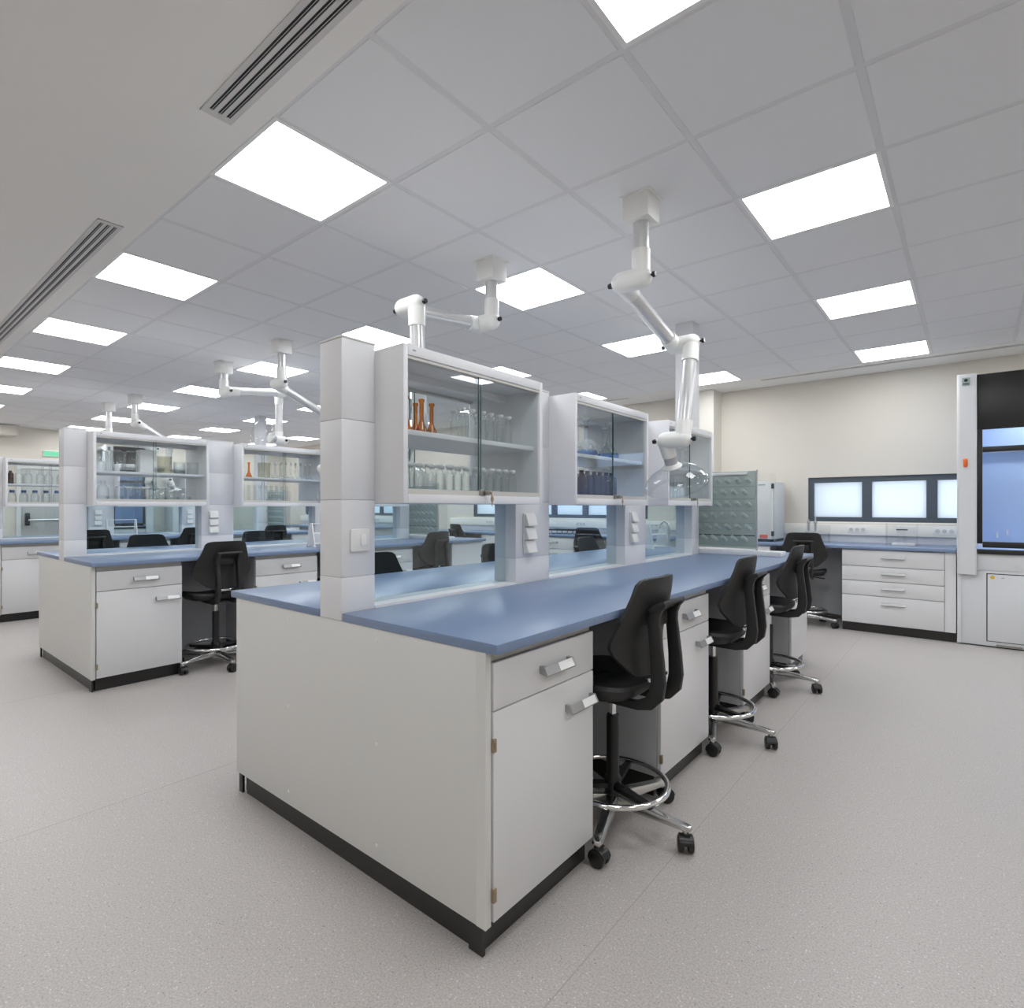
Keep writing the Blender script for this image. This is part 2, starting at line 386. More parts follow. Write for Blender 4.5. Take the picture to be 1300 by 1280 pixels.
# ------------------------------------------------------------------ stool
def make_stool():
    t = thing('lab_stool', 'stool', 'stool', (0, 0, 0), 0, 'black laboratory stools')
    # five-star base
    hub = MB().lathe([(.0, .055), (.034, .055), (.040, .075), (.040, .118), (.030, .128), (0, .128)], seg=20); obj('hub', hub, 'castalu', t)
    leg = MB()
    st = [(.03, .030, .085, .124), (.10, .026, .084, .121), (.20, .023, .082, .110), (.285, .021, .080, .101), (.318, .019, .080, .098), (.330, .011, .081, .096)]
    leg.rings([[(x, -hw, z0), (x, hw, z0), (x, hw*.72, z1), (x, -hw*.72, z1)] for x, hw, z0, z1 in st])
    leg_me = mesh('leg', leg, 'castalu', bevel=.003, seg=2)
    cs = MB().cyl((0, 0, .05), (0, 0, .082), .0125, seg=12)
    cs_me = mesh('stem', cs, 'castalu')
    wm = MB()
    for y0, y1 in ((-.030, -.006), (.006, .030)):
        wm.rings([[(.008 + r*math.cos(a), y, .032 + r*math.sin(a)) for a in [2*math.pi*i/20 for i in range(20)]] for r, y in ((.023, y0), (.0305, y0 + .004), (.032, y0 + .011), (.0305, y1 - .003), (.023, y1))])
    wm.box(-.012, .012, -.007, .007, .020, .064); wm.rings([[(.008 + r*math.cos(a), y, .032 + r*math.sin(a)) for a in [math.pi*i/10 + .2 for i in range(11)] ] for r, y in ((.035, -.024), (.035, .024))])
    w_me = mesh('caster', wm, 'blackgloss')
    for k in range(5):
        a = R(72*k); l = child('leg', leg_me, t, rot=(0, 0, a))
        w = child('caster', w_me, t, (.306*math.cos(a), .306*math.sin(a), 0), (0, 0, a + R(-62 + 33*k)))
        child('stem', cs_me, w)
    # column
    obj('gas_lift', MB().cyl((0, 0, .43), (0, 0, .56), .0140, seg=16), 'chrome', t)
    slv = MB().lathe([(.0, .118), (.034, .118), (.034, .185), (.0265, .20), (.0265, .436), (.024, .447), (.015, .447), (0, .447)], seg=20); obj('sleeve', slv, 'blackgloss', t)
    # foot ring with three flat spokes
    fr = obj('foot_ring', MB().tube([(.22*math.cos(a), .22*math.sin(a), .172) for a in [2*math.pi*i/40 for i in range(40)]], .0115, 10, True), 'chrome', t)
    for k in range(3):
        a = R(100 + 120*k); ca, sa = math.cos(a), math.sin(a)
        obj('spoke', MB().rings([[(r*ca - w_*sa, r*sa + w_*ca, z) for w_, z in ((-hw, .148), (hw, .148), (hw, .166), (-hw, .166))] for r, hw in ((.025, .022), (.214, .012))]), 'blackgloss', fr)
    obj('clamp_knob', MB().cyl((.030, -.014, .165), (.052, -.028, .165), .016, .014, 12), 'blackgloss', t)
    # seat: dished pan with a rolled rim
    def ring(sx, sy, z, cx, n=36, e=.62):
        out = []
        for i in range(n):
            a = 2*math.pi*i/n; c_, s_ = math.cos(a), math.sin(a)
            x = math.copysign(abs(c_)**e, c_) * sx; y = math.copysign(abs(s_)**e, s_) * sy
            dz = -.030 * max(0, (-x/sx))**4 if z > .55 else 0
            out.append((cx + x, y, z + dz + .012*(y/sy)**2*(1 if z > .56 else 0)))
        return out
    seat = MB().rings([ring(.10, .11, .545, -.05), ring(.185, .195, .556, -.06), ring(.218, .222, .578, -.065), ring(.222, .226, .596, -.065), ring(.214, .218, .610, -.065), ring(.19, .195, .606, -.062), ring(.12, .125, .597, -.055), ring(.04, .04, .594, -.05)])
    obj('seat', seat, 'black', t)
    obj('seat_plate', MB().box(-.11, .07, -.065, .065, .520, .548), 'blackgloss', t, bevel=.008)
    obj('adjust_lever', MB().tube([(-.02, .06, .535), (-.02, .12, .530), (-.02, .185, .520), (-.035, .20, .518)], .006, 8), 'blackgloss', t)
    # backrest: a shield, curved round the sitter
    prof = [(1.032, .105, .196), (1.026, .140, .196), (1.010, .160, .194), (.965, .174, .188), (.90, .197, .176), (.84, .220, .166), (.80, .231, .160), (.775, .231, .157), (.745, .215, .155), (.70, .172, .156), (.668, .135, .158), (.655, .105, .160)]
    prof = [(z, hw, x + .014) for z, hw, x in prof]
    bk = MB(); nx = 13; F = []; B = []
    for z, hw, x in prof:
        f_, b_ = [], []
        for i in range(nx):
            u = -1 + 2*i/(nx-1); y = u*hw; wrap = -.95*y*y - .012*math.exp(-((z-.78)/.08)**2)
            th = .013 * (1 - .45*abs(u)**3)
            f_.append((x + wrap - th, y, z)); b_.append((x + wrap + th, y, z))
        F.append(f_); B.append(b_)
    n = len(prof); vs = [p for r in F for p in r] + [p for r in B for p in r]; fs = []; o = n*nx
    for k in range(n-1):
        for i in range(nx-1):
            a = k*nx + i; fs.append((a, a+1, a+nx+1, a+nx)); fs.append((o+a, o+a+nx, o+a+nx+1, o+a+1))
        fs.append((k*nx, (k+1)*nx, o+(k+1)*nx, o+k*nx)); e = k*nx + nx-1; fs.append((e, o+e, o+e+nx, e+nx))
    for i in range(nx-1):
        fs.append((i, o+i, o+i+1, i+1)); e = (n-1)*nx + i; fs.append((e, e+1, o+e+1, o+e))
    bk.add(vs, fs); obj('backrest', bk, 'black', t)
    # bracket: two arms rising behind the back, joined by a lipped bar
    path = [((-.06, 0, .538), .010), ((.06, 0, .536), .013), ((.14, 0, .540), .018), ((.190, 0, .556), .025), ((.218, 0, .590), .029), ((.226, 0, .64), .028), ((.222, 0, .72), .025), ((.214, 0, .80), .023), ((.208, 0, .86), .022), ((.214, 0, .895), .019), ((.232, 0, .922), .013), ((.252, 0, .938), .009)]
    path = [((p[0] + (.010 if p[0] > .1 else 0), 0, p[2]), h) for p, h in path]
    for s_ in (-1, 1):
        m_ = MB().sweep(path, .013, None); m_.v = [(x, y + s_*.083, z) for x, y, z in m_.v]; obj('bracket_arm', m_, 'black', t, bevel=.004, seg=2)
    lip = MB().sweep([((.204, 0, .905), .010), ((.220, 0, .918), .013), ((.240, 0, .932), .011), ((.266, 0, .944), .008)], .098, None); obj('grip_bar', lip, 'black', t, bevel=.004, seg=2)
    obj('back_mount', MB().box(.182, .212, -.06, .06, .84, .915), 'black', t, bevel=.006)
    obj('steel_bar', MB().box(.180, .206, -.074, .074, .632, .648), 'chrome', t, bevel=.004)
    return t
stool0 = make_stool(); _first = [True]
def stool(x, y, rz, label):
    if _first[0]:
        _first[0] = False; stool0.location = (x, y, 0); stool0.rotation_euler = (0, 0, rz); stool0['label'] = label; return stool0
    return dup(stool0, (x, y, 0), rz, label)

# ------------------------------------------------------------------ glassware (origin at the base)
def ware(name, parts):
    """parts: list of (part name, profile, material); the first is the body"""
    return name, [(pn, mesh(pn, MB().lathe(pr, seg=sg), mt)) for pn, pr, mt, sg in parts]
W = {}
W['amber'] = ware('volumetric_flask', [('body', [(.001, .0), (.026, .0), (.029, .003), (.028, .010), (.019, .032), (.0108, .050), (.0088, .064), (.0088, .128), (.0125, .134), (.0125, .142), (.0088, .144)], 'amber', 16)])
W['vol'] = ware('volumetric_flask', [('body', [(.001, .0), (.020, .0), (.024, .004), (.023, .010), (.016, .032), (.0085, .050), (.0075, .065), (.0075, .135), (.011, .140), (.011, .150)], 'clear', 12), ('stopper', [(.001, .150), (.009, .150), (.012, .162), (.010, .168), (.001, .168)], 'frost', 10)])
W['bigvol'] = ware('volumetric_flask', [('body', [(.001, .0), (.050, .0), (.062, .006), (.064, .016), (.056, .045), (.030, .080), (.015, .100), (.013, .115), (.013, .200), (.018, .206), (.018, .212)], 'clear', 20), ('stopper', [(.001, .212), (.016, .212), (.020, .228), (.001, .230)], 'frost', 12), ('blue_print', [(.0625, .004), (.0655, .010), (.0652, .020), (.0615, .034)], 'bluedrop', 20)])
W['jar'] = ware('stoppered_bottle', [('body', [(.001, .0), (.019, .0), (.021, .003), (.021, .088), (.017, .097), (.013, .102), (.013, .110), (.016, .113)], 'clear', 14), ('stopper', [(.001, .114), (.011, .114), (.017, .121), (.017, .128), (.001, .130)], 'frost', 12)])
W['tall'] = ware('stoppered_bottle', [('body', [(.001, .0), (.017, .0), (.019, .003), (.019, .096), (.015, .106), (.012, .112), (.012, .122), (.015, .125)], 'clear', 14), ('stopper', [(.001, .126), (.010, .126), (.017, .134), (.017, .141), (.001, .143)], 'frost', 12)])
W['brown'] = ware('reagent_bottle', [('body', [(.001, .0), (.030, .0), (.033, .004), (.033, .115), (.028, .132), (.014, .142), (.013, .156), (.016, .160), (.001, .162)], 'brown', 16)])
W['plum'] = ware('reagent_bottle', [('body', [(.001, .0), (.030, .0), (.033, .004), (.033, .115), (.028, .132), (.014, .142), (.013, .156), (.016, .160), (.001, .162)], 'plum', 16)])
W['reagent'] = ware('reagent_bottle', [('body', [(.001, .0), (.040, .0), (.044, .005), (.044, .105), (.036, .130), (.018, .145), (.016, .160), (.020, .164)], 'clear', 16), ('stopper', [(.001, .164), (.018, .164), (.022, .178), (.001, .180)], 'clear', 12)])
W['bluecap'] = ware('reagent_bottle', [('body', [(.001, .0), (.040, .0), (.044, .005), (.044, .100), (.036, .125), (.022, .137), (.022, .142)], 'clear', 16), ('screw_cap', [(.001, .170), (.024, .170), (.026, .166), (.026, .140), (.023, .138)], 'bluecap', 14)])
W['beaker'] = ware('beaker', [('body', [(.001, .0), (.042, .0), (.046, .005), (.046, .105), (.050, .110)], 'clear', 18)])
W['beaker_big'] = ware('beaker', [('body', [(.001, .0), (.054, .0), (.058, .006), (.058, .150), (.062, .155)], 'beige', 18)])
W['glassjar'] = ware('glass_jar', [('body', [(.001, .0), (.044, .0), (.048, .005), (.048, .135), (.040, .155), (.040, .165)], 'clear', 18), ('lid', [(.001, .188), (.012, .188), (.014, .178), (.030, .174), (.044, .168), (.044, .164)], 'clear', 16)])
W['dish'] = ware('crystallizing_dish', [('body', [(.001, .0), (.055, .0), (.060, .004), (.060, .045), (.063, .048)], 'clear', 18)])
W['cylinder'] = ware('measuring_cylinder', [('foot', [(.001, .0), (.024, .0), (.026, .004), (.020, .010), (.012, .014)], 'clear', 12), ('body', [(.011, .014), (.011, .165), (.015, .170)], 'clear', 12)])
def put(kind, x, y, z, label, group, cat):
    nm, parts = W[kind]
    if len(parts) == 1:
        o = bpy.data.objects.new(nm, parts[0][1]); C.objects.link(o); o.location = (x, y, z); return tag(o, label, cat, group)
    t = thing(nm, label, cat, (x, y, z), 0, group)
    for pn, me in parts: child(pn, me, t)
    return t

# ------------------------------------------------------------------ wall-hung glazed cabinets on the bench spine
CB0, CB1 = 1.318, 1.908            # cabinet bottom and top
SHZ = 1.598                        # top of the shelf board
def glass_cabinet(label, xc, y0, y1, locks, key=True):
    t = thing('glazed_cabinet', label, 'cabinet', (xc, (y0+y1)/2, CB0), 0, 'glazed cabinets above the benches')
    h = .234; x0, x1 = xc - h, xc + h
    for a, b in ((y0, y0 + .022), (y1 - .022, y1)): obj('side_panel', MB().box(x0, x1, a, b, CB0, CB1), 'clad', t, world=True, bevel=.002)
    obj('top_panel', MB().box(x0, x1, y0 + .0225, y1 - .0225, CB1 - .040, CB1), 'clad', t, world=True, bevel=.0015)
    obj('bottom_panel', MB().box(x0, x1, y0 + .0225, y1 - .0225, CB0, CB0 + .034), 'clad', t, world=True, bevel=.0015)
    obj('shelf', MB().box(x0 + .035, x1 - .035, y0 + .0225, y1 - .0225, SHZ - .020, SHZ), 'clad', t, world=True, bevel=.0015)
    obj('header', MB().box(xc - .02, xc + .02, y0 + .0225, y1 - .0225, CB1 - .070, CB1 - .0405), 'clad', t, world=True)
    for s in (-1, 1):
        xf = xc + s*h; ew = .0016 if locks else .0007
        a, b = sorted((xf - s*.004, xf - s*.030))
        obj('bottom_track', MB().box(a, b, y0 + .0225, y1 - .0225, CB0 + .0345, CB0 + .054), 'seal', t, world=True)
        obj('top_track', MB().box(a, b, y0 + .0225, y1 - .0225, CB1 - .052, CB1 - .0405), 'seal', t, world=True)
        ym = (y0 + y1)/2
        for k, (a0, a1, dx) in enumerate(((y0 + .024, ym + .012, .020), (ym - .012, y1 - .024, .012))):
            a, b = sorted((xf - s*dx, xf - s*(dx + .004)))
            d = obj('sliding_door', MB().box(a, b, a0, a1, CB0 + .046, CB1 - .047), 'pane', t, world=True, smooth=False)
            ye = ym - .012 if k else ym + .012
            e = obj('glass_edge', MB().box(a - .0003, b + .0003, ye - ew, ye + ew, CB0 + .046, CB1 - .047), 'paneedge', d, smooth=False); e.location = (-xc, -(y0+y1)/2, -CB0)
            if k and s > 0 and locks:
                lk = MB().box(xf - .010, xf + .004, ym - .018, ym + .004, CB0 + .035, CB0 + .060); lk.cyl((xf - .002, ym + .015, CB0 + .047), (xf + .026, ym + .015, CB0 + .047), .010, seg=14)
                l = obj('lock', lk, 'lock', d, bevel=.001); l.location = (-xc, -(y0+y1)/2, -CB0)
                if key:
                    kb = MB(); kx = xf + .034
                    kb.cyl((xf + .024, ym + .015, CB0 + .047), (xf + .040, ym + .015, CB0 + .047), .003, seg=8)
                    kb.rings([[(kx - .001, ym + .022 + q*math.cos(a), CB0 + .020 + 1.3*q*math.sin(a)) for a in [2*math.pi*i/14 for i in range(14)]] for q in (.010,)] + [[(kx + .001, ym + .022 + .010*math.cos(a), CB0 + .020 + .013*math.sin(a)) for a in [2*math.pi*i/14 for i in range(14)]]])
                    kb.box(kx - .001, kx + .001, ym + .0195, ym + .0245, CB0 - .012, CB0 + .010); kb.tube([(kx, ym + .015, CB0 + .047), (kx, ym + .020, CB0 + .038), (kx, ym + .022, CB0 + .030)], .002, 6)
                    q = obj('key', kb, 'key', d); q.location = (-xc, -(y0+y1)/2, -CB0)
    obj('badge', MB().box(xc + h - .001, xc + h + .0012, y0 + .045, y0 + .060, CB1 - .022, CB1 - .016), 'plate', t, world=True)
    return t

def pillar(label, x0, x1, y0, y1, zb=.916):
    xc, yc = (x0+x1)/2, (y0+y1)/2
    t = thing('service_pillar', label, 'pillar', (xc, yc, .915), 0, 'white clad service pillars on the bench spines')
    obj('core', MB().box(x0 + .003, x1 - .003, y0 + .003, y1 - .003, zb, 1.927), 'carcass', t, world=True, smooth=False)
    zz = [zb + .0005, 1.044, 1.330, 1.628, 1.926]
    for a, b in zip(zz, zz[1:]):
        obj('cladding_panel', MB().box(x0, x1, y0, y1, a + .0007, b - .0007), 'clad', t, world=True, bevel=.0025)
    obj('cap', MB().box(x0 - .002, x1 + .002, y0 - .002, y1 + .002, 1.926, 1.934), 'panel', t, world=True, bevel=.0015)
    return t
def socket_strip(label, xf, yc, sgn):
    t = thing('socket_strip', label, 'socket', (xf, yc, 1.17), 0, 'triple socket strips on the service pillars')
    s = sgn
    obj('back_plate', MB().box(*sorted((xf, xf + s*.008)), yc - .047, yc + .047, 1.060, 1.272), 'plastic', t, world=True, bevel=.002)
    for k in range(3):
        z = 1.066 + k*.069
        m = MB().prism([(xf + s*.0085, z), (xf + s*.034, z + .003), (xf + s*.033, z + .010), (xf + s*.016, z + .064), (xf + s*.0085, z + .064)], 'y', yc - .040, yc + .040)
        obj('socket_module', m, 'plastic', t, world=True, bevel=.002)
    return t

BEN = ['closest bench', 'middle bench', 'far-left bench']
def island(n, dx, dy, sides=(1, -1)):
    B = BEN[n]
    xR, xL, xc = -1.012 + dx, -2.628 + dx, -1.82 + dx
    y0, y1 = 1.212 + dy, 5.385 + dy
    wtz0, wtz1 = .885, .915
    p0, p1 = -1.752 + dx, -1.892 + dx     # pillar faces
    for s, a, b in ((1, p0 + .004, xR), (-1, xL, p1 - .004)):
        wt = single('worktop', MB().box(a, b, y0, y1, wtz0, wtz1), 'blue', 'blue worktop of the %s, %s half of the bench' % (B, 'right' if s > 0 else 'left'), 'worktop', ((a+b)/2, (y0+y1)/2, wtz0), 'blue bench worktops', bevel=.003)
    xf = -1.055 + dx; xb = -2.585 + dx
    e = thing('bench_end_panel', 'light grey end panel closing the near end of the %s' % B, 'panel', (xc, y0 + .018, 0), 0, 'bench end panels')
    obj('board', MB().box(xb, xf - .004, y0 + .006, y0 + .030, Z0 - .004, wtz0 - .0004), 'panel', e, world=True, bevel=.0015)
    obj('edge_strip', MB().box(xf - .040, xf - .0035, y0 + .0045, y0 + .007, Z0 - .003, wtz0 - .0006), 'panel', e, world=True)
    obj('plinth', MB().box(xb + .07, xf - .05, y0 + .022, y0 + .030, 0, Z0 - .005), 'plinth', e, world=True)
    for xa in (xb + .02, xf - .075): obj('plinth_foot', MB().box(xa, xa + .055 if xa > xc else xa + .03, y0 + .010, y0 + .0215, 0, Z0 - .005), 'plinth', e, world=True)
    for x, z in ((-2.13, .846), (-1.557, .846), (-2.13, .489), (-1.557, .489), (-2.13, .14), (-1.557, .14)):
        obj('screw_cap', MB().cyl((x + dx, y0 + .0065, z), (x + dx, y0 + .004, z), .007, .005, 10), 'plastic', e, world=True)
    # base units and knee spaces
    ys = [1.245, 1.815, 2.405, 3.010, 3.605, 4.200, 4.815]
    for s in sides:
        xx = xf if s > 0 else xb; sd = 'right' if s > 0 else 'left'
        for k in range(3):
            cabinet('white drawer and door cabinet, %s from the near end, %s side of the %s' % (ORD[k], sd, B), xx, ys[2*k] + dy, ys[2*k+1] + dy, s)
            a, b = sorted((xx - s*.55, xx - s*.57))
            knee_panel('grey back panel of the %s knee space, %s side of the %s' % (ORD[k], sd, B), a, b, ys[2*k+1] + .001 + dy, ys[2*k+2] - .001 + dy)
        cabinet('plain white end unit at the far end, %s side of the %s' % (sd, B), xx, 4.815 + dy, 5.36 + dy, s, plain=True)
    sp = single('spine_carcass', MB().box(xc - .10, xc + .10, 1.25 + dy, 5.35 + dy, .092, .884), 'carcass', 'grey service spine inside the %s' % B, 'panel', (xc, 3.3 + dy, 0), 'service spines')
    # ledge and pillars
    pys = [(1.212, 1.363), (2.245, 2.540), (3.425, 3.735), (4.610, 4.760)]
    lw = single('service_ledge', MB().box(p1 - .0035, p0 + .0035, 1.3635 + dy, 4.6095 + dy, .8851, .9155).box(p1 - .002, p0 + .002, 1.3635 + dy, 2.2445 + dy, .9155, .924).box(p1 - .002, p0 + .002, 2.5405 + dy, 3.4245 + dy, .9155, .924).box(p1 - .002, p0 + .002, 3.7355 + dy, 4.6095 + dy, .9155, .924),
                'clad', 'white ledge strip along the spine of the %s' % B, 'ledge', (xc, 3 + dy, .885), 'white spine ledges')
    pn = ['end pillar with the %s' % ('light switch' if n == 0 else 'plain face'), 'second pillar from the near end', 'third pillar from the near end', 'last pillar, by the drying rack']
    for k, (a, b) in enumerate(pys):
        pillar('white clad service pillar of the %s, %s' % (B, pn[k]), p1, p0, a + dy, b + dy, .8855 if k in (0, 3) else .916)
        if k in (1, 2):
            for s in sides:
                socket_strip('white triple socket strip on the %s pillar, %s face, %s' % (ORD[k], 'right' if s > 0 else 'left', B), p0 if s > 0 else p1, a + dy + .105, s)
    for k in range(3):
        a, b = pys[k][1] + dy, pys[k+1][0] + dy
        single('glass_screen', MB().box(xc - .003, xc + .003, a + .001, b - .001, .9245, CB0 - .001), 'screen', 'clear glass screen below the %s glazed cabinet of the %s' % (ORD[k], B), 'glass panel', (xc, (a+b)/2, .92), 'glass screens below the cabinets', smooth=False)
        if n < 2 or k < 2:
            glass_cabinet('white glazed cabinet between the %s and %s pillars of the %s' % (ORD[k], ORD[k+1], B), xc, a + .0005, b - .0005, n == 0)
    # service column up to the ceiling
    single('service_column', MB().box(p1 - .005, p0 + .005, 4.615 + dy, 4.755 + dy, 1.9345, CZ), 'clad', 'white duct from the last pillar of the %s up to the ceiling' % B, 'duct', (xc, 4.68 + dy, 1.934), 'service ducts', bevel=.002)
    # drying rack with a glass splash guard at the far end
    t = thing('drying_rack', 'grey green peg drying rack with glass guard at the far end of the %s' % B, 'drying rack', (xc, 4.85 + dy, .915), 0, 'peg drying racks')
    yk = 4.83 + dy; rx0, rx1 = xc - .02, xc + .50
    obj('base', MB().box(xc - .06, xc + .70, yk - .05, yk + .10, .9155, .955), 'clad', t, world=True, bevel=.004)
    obj('board', MB().box(rx0, rx1, yk, yk + .012, .985, 1.600), 'peg', t, world=True, bevel=.002)
    for x in (rx0 - .012, rx1): obj('side_rail', MB().box(x, x + .012, yk - .004, yk + .018, .956, 1.606), 'alu', t, world=True)
    obj('top_rail', MB().box(rx0, rx1 - .06, yk - .016, yk + .018, 1.572, 1.590), 'plastic', t, world=True, bevel=.003)
    obj('drip_tray', MB().box(rx0, rx1, yk - .020, yk + .018, .970, .985), 'peg', t, world=True)
    for r in range(5):
        z = 1.075 + r*.100
        obj('peg_rail', MB().box(rx0 + .004, rx1 - .004, yk - .004, yk - .0005, z - .003, z + .003), 'plinth' if r == 0 else 'plate', t, world=True)
    pg = mesh('peg', MB().rings([[(.014*math.cos(a) - .02*k, -.040*k, .014*math.sin(a) + .030*k) for a in [2*math.pi*i/8 for i in range(8)]] for k in (0, 1)]), 'peglight')
    for r in range(6):
        for c in range(6):
            child('peg', pg, t, (rx0 + .05 + c*.080 + (.03 if r % 2 else 0) - xc, yk - (4.85 + dy) - .0, 1.035 + r*.095 - .915))
    obj('glass_guard', MB().box(rx0, rx1 + .14, yk + .030, yk + .036, .9555, 1.575), 'acryl', t, world=True, smooth=False)
    return p0, p1

OFF = [(0, 0), (-3.645, -.025), (-7.30, .02)]
P0, P1 = island(0, *OFF[0])
island(1, *OFF[1]); island(2, *OFF[2], sides=(1,))

# light switch on the near pillar
t = thing('light_switch', 'white rocker light switch plate on the near end pillar', 'switch', (P0, 1.289, 1.18))
obj('plate', MB().box(P0, P0 + .010, 1.247, 1.331, 1.137, 1.221), 'plastic', t, world=True, bevel=.003)
obj('rocker', MB().prism([(P0 + .0105, 1.160), (P0 + .017, 1.160), (P0 + .012, 1.203), (P0 + .0105, 1.203)], 'y', 1.288, 1.312), 'label', t, world=True, bevel=.001)

# stools at the knee spaces
KN = [2.103, 3.297, 4.487]
for n, (dx, dy) in enumerate(OFF):
    for k, y in enumerate(KN):
        stool(-1.131 + dx, y + dy, 0, 'black lab stool at the %s knee space, right side of the %s' % (ORD[k], BEN[n]))
        if n < 2:
            stool(-2.523 + dx - (.01, .03, .0)[k], y + dy + (.02, -.03, .05)[k], R(180 + (3, -3, 2)[k]), 'black lab stool at the %s knee space, left side of the %s' % (ORD[k], BEN[n]))

# ------------------------------------------------------------------ cabinet contents
xc = -1.82; zu = SHZ + .0005; zl = CB0 + .0345
for i, (x, y) in enumerate(((-1.70, 1.473), (-1.80, 1.530), (-1.785, 1.600), (-1.70, 1.557), (-1.74, 1.651))):
    put('amber', x, y, zu, 'amber volumetric flask with long neck on the upper shelf, first cabinet of the closest bench', 'amber flasks in the first cabinet', 'flask')
for r in range(2):
    for i in range(6):
        put('tall', -1.70 - .075*r + random.uniform(-.006, .006), 1.80 + i*.064 + r*.03, zu, 'clear stoppered glass bottle on the upper shelf, first cabinet of the closest bench', 'clear bottles on the upper shelf of the first cabinet', 'bottle')
for r in range(2):
    for i in range(14):
        put('jar', -1.685 - .07*r + random.uniform(-.006, .006), 1.42 + i*.055 + r*.026, zl, 'clear stoppered glass bottle on the bottom, first cabinet of the closest bench', 'clear bottles on the bottom of the first cabinet', 'bottle')
for i, (x, y) in enumerate(((-1.82, 2.66), (-1.70, 2.84), (-1.86, 3.00), (-1.70, 3.10), (-1.80, 3.24))):
    put('bigvol', x, y, zu, 'large clear volumetric flask with blue print, second cabinet of the closest bench', 'large volumetric flasks in the second cabinet', 'flask')
for i in range(8):
    put('brown' if i < 3 else 'plum', -1.68 - .004*(i % 2), 2.615 + i*.071, zl, ('brown' if i < 3 else 'dark violet') + ' glass bottle in the row on the bottom, second cabinet of the closest bench', 'dark bottles in the second cabinet', 'bottle')
for r in range(2):
    for i in range(8):
        put('cylinder', -1.69 - .08*r, 3.80 + i*.062, zl, 'clear measuring cylinder on the bottom, third cabinet of the closest bench', 'cylinders in the third cabinet', 'cylinder')
for i in range(5):
    put('vol', -1.70, 3.86 + i*.12, zu, 'small clear volumetric flask on the upper shelf, third cabinet of the closest bench', 'small flasks in the third cabinet', 'flask')
# middle bench
dx, dy = OFF[1]; X2 = xc + dx
for i, (x, y) in enumerate(((.10, 1.44), (.0, 1.485), (.12, 1.555), (.01, 1.60), (.11, 1.665))):
    put('glassjar', X2 + x, y + dy, zu, 'clear glass jar with lid on the upper shelf, first cabinet of the middle bench', 'glass jars in the middle bench cabinet', 'jar')
bx = thing('carton', 'white carton standing on the upper shelf, first cabinet of the middle bench', 'box', (X2 + .05, 1.79 + dy, zu))
obj('body', MB().box(X2 - .01, X2 + .09, 1.735 + dy, 1.845 + dy, zu, zu + .195), 'label', bx, world=True, bevel=.003); obj('flap', MB().box(X2 - .009, X2 + .089, 1.736 + dy, 1.844 + dy, zu + .195, zu + .198), 'panel', bx, world=True)
put('beaker_big', X2 + .05, 1.94 + dy, zu, 'large cloudy beaker beside the carton, first cabinet of the middle bench', 'beakers in the middle bench cabinet', 'beaker')
for i, (x, y) in enumerate(((.10, 2.045), (-.02, 2.085), (.10, 2.155))):
    put('beaker', X2 + x, y + dy, zu, 'clear glass beaker at the right of the upper shelf, first cabinet of the middle bench', 'clear beakers in the middle bench cabinet', 'beaker')
for i in range(6):
    put('dish', X2 + .08 - .10*(i % 2), 1.45 + i*.135 + dy, zl, 'low clear crystallizing dish on the bottom, first cabinet of the middle bench', 'dishes in the middle bench cabinet', 'dish')
for i in range(5):
    put('reagent', X2 - .11, 1.52 + i*.13 + dy, zl, 'clear reagent bottle behind the dishes, first cabinet of the middle bench', 'bottles behind the dishes', 'bottle')
put('amber', X2 + .14, 2.655 + dy, zu, 'single amber volumetric flask on the upper shelf, second cabinet of the middle bench', None, 'flask')
put('beaker_big', X2 + .04, 2.86 + dy, zu, 'large cloudy beaker on the upper shelf, second cabinet of the middle bench', None, 'beaker')
for r in range(2):
    for i in range(8):
        put('vol', X2 + .11 - .09*r, 2.94 + i*.056 + dy, zu, 'clear volumetric flask in the rows on the upper shelf, second cabinet of the middle bench', 'small flasks in the middle bench cabinet', 'flask')
for r in range(2):
    for i in range(9):
        put('cylinder', X2 + .12 - .09*r, 2.60 + i*.058 + dy, zl, 'clear measuring cylinder in the rows on the bottom, second cabinet of the middle bench', 'cylinders in the middle bench cabinet', 'cylinder')
# far-left bench
dx, dy = OFF[2]; X3 = xc + dx
put('brown', X3 + .10, 1.43 + dy, zu, 'brown glass reagent bottle on the upper shelf, cabinet of the far-left bench', None, 'bottle')
for i in range(5):
    put('reagent', X3 + .09 - .10*(i % 2), 1.515 + i*.105 + dy, zu, 'clear reagent bottle with glass stopper on the upper shelf, cabinet of the far-left bench', 'clear bottles in the far-left cabinet', 'bottle')
for i in range(7):
    put('bluecap', X3 + .10, 1.445 + i*.112 + dy, zl, 'clear bottle with blue screw cap on the bottom, cabinet of the far-left bench', 'blue capped bottles in the far-left cabinet', 'bottle')

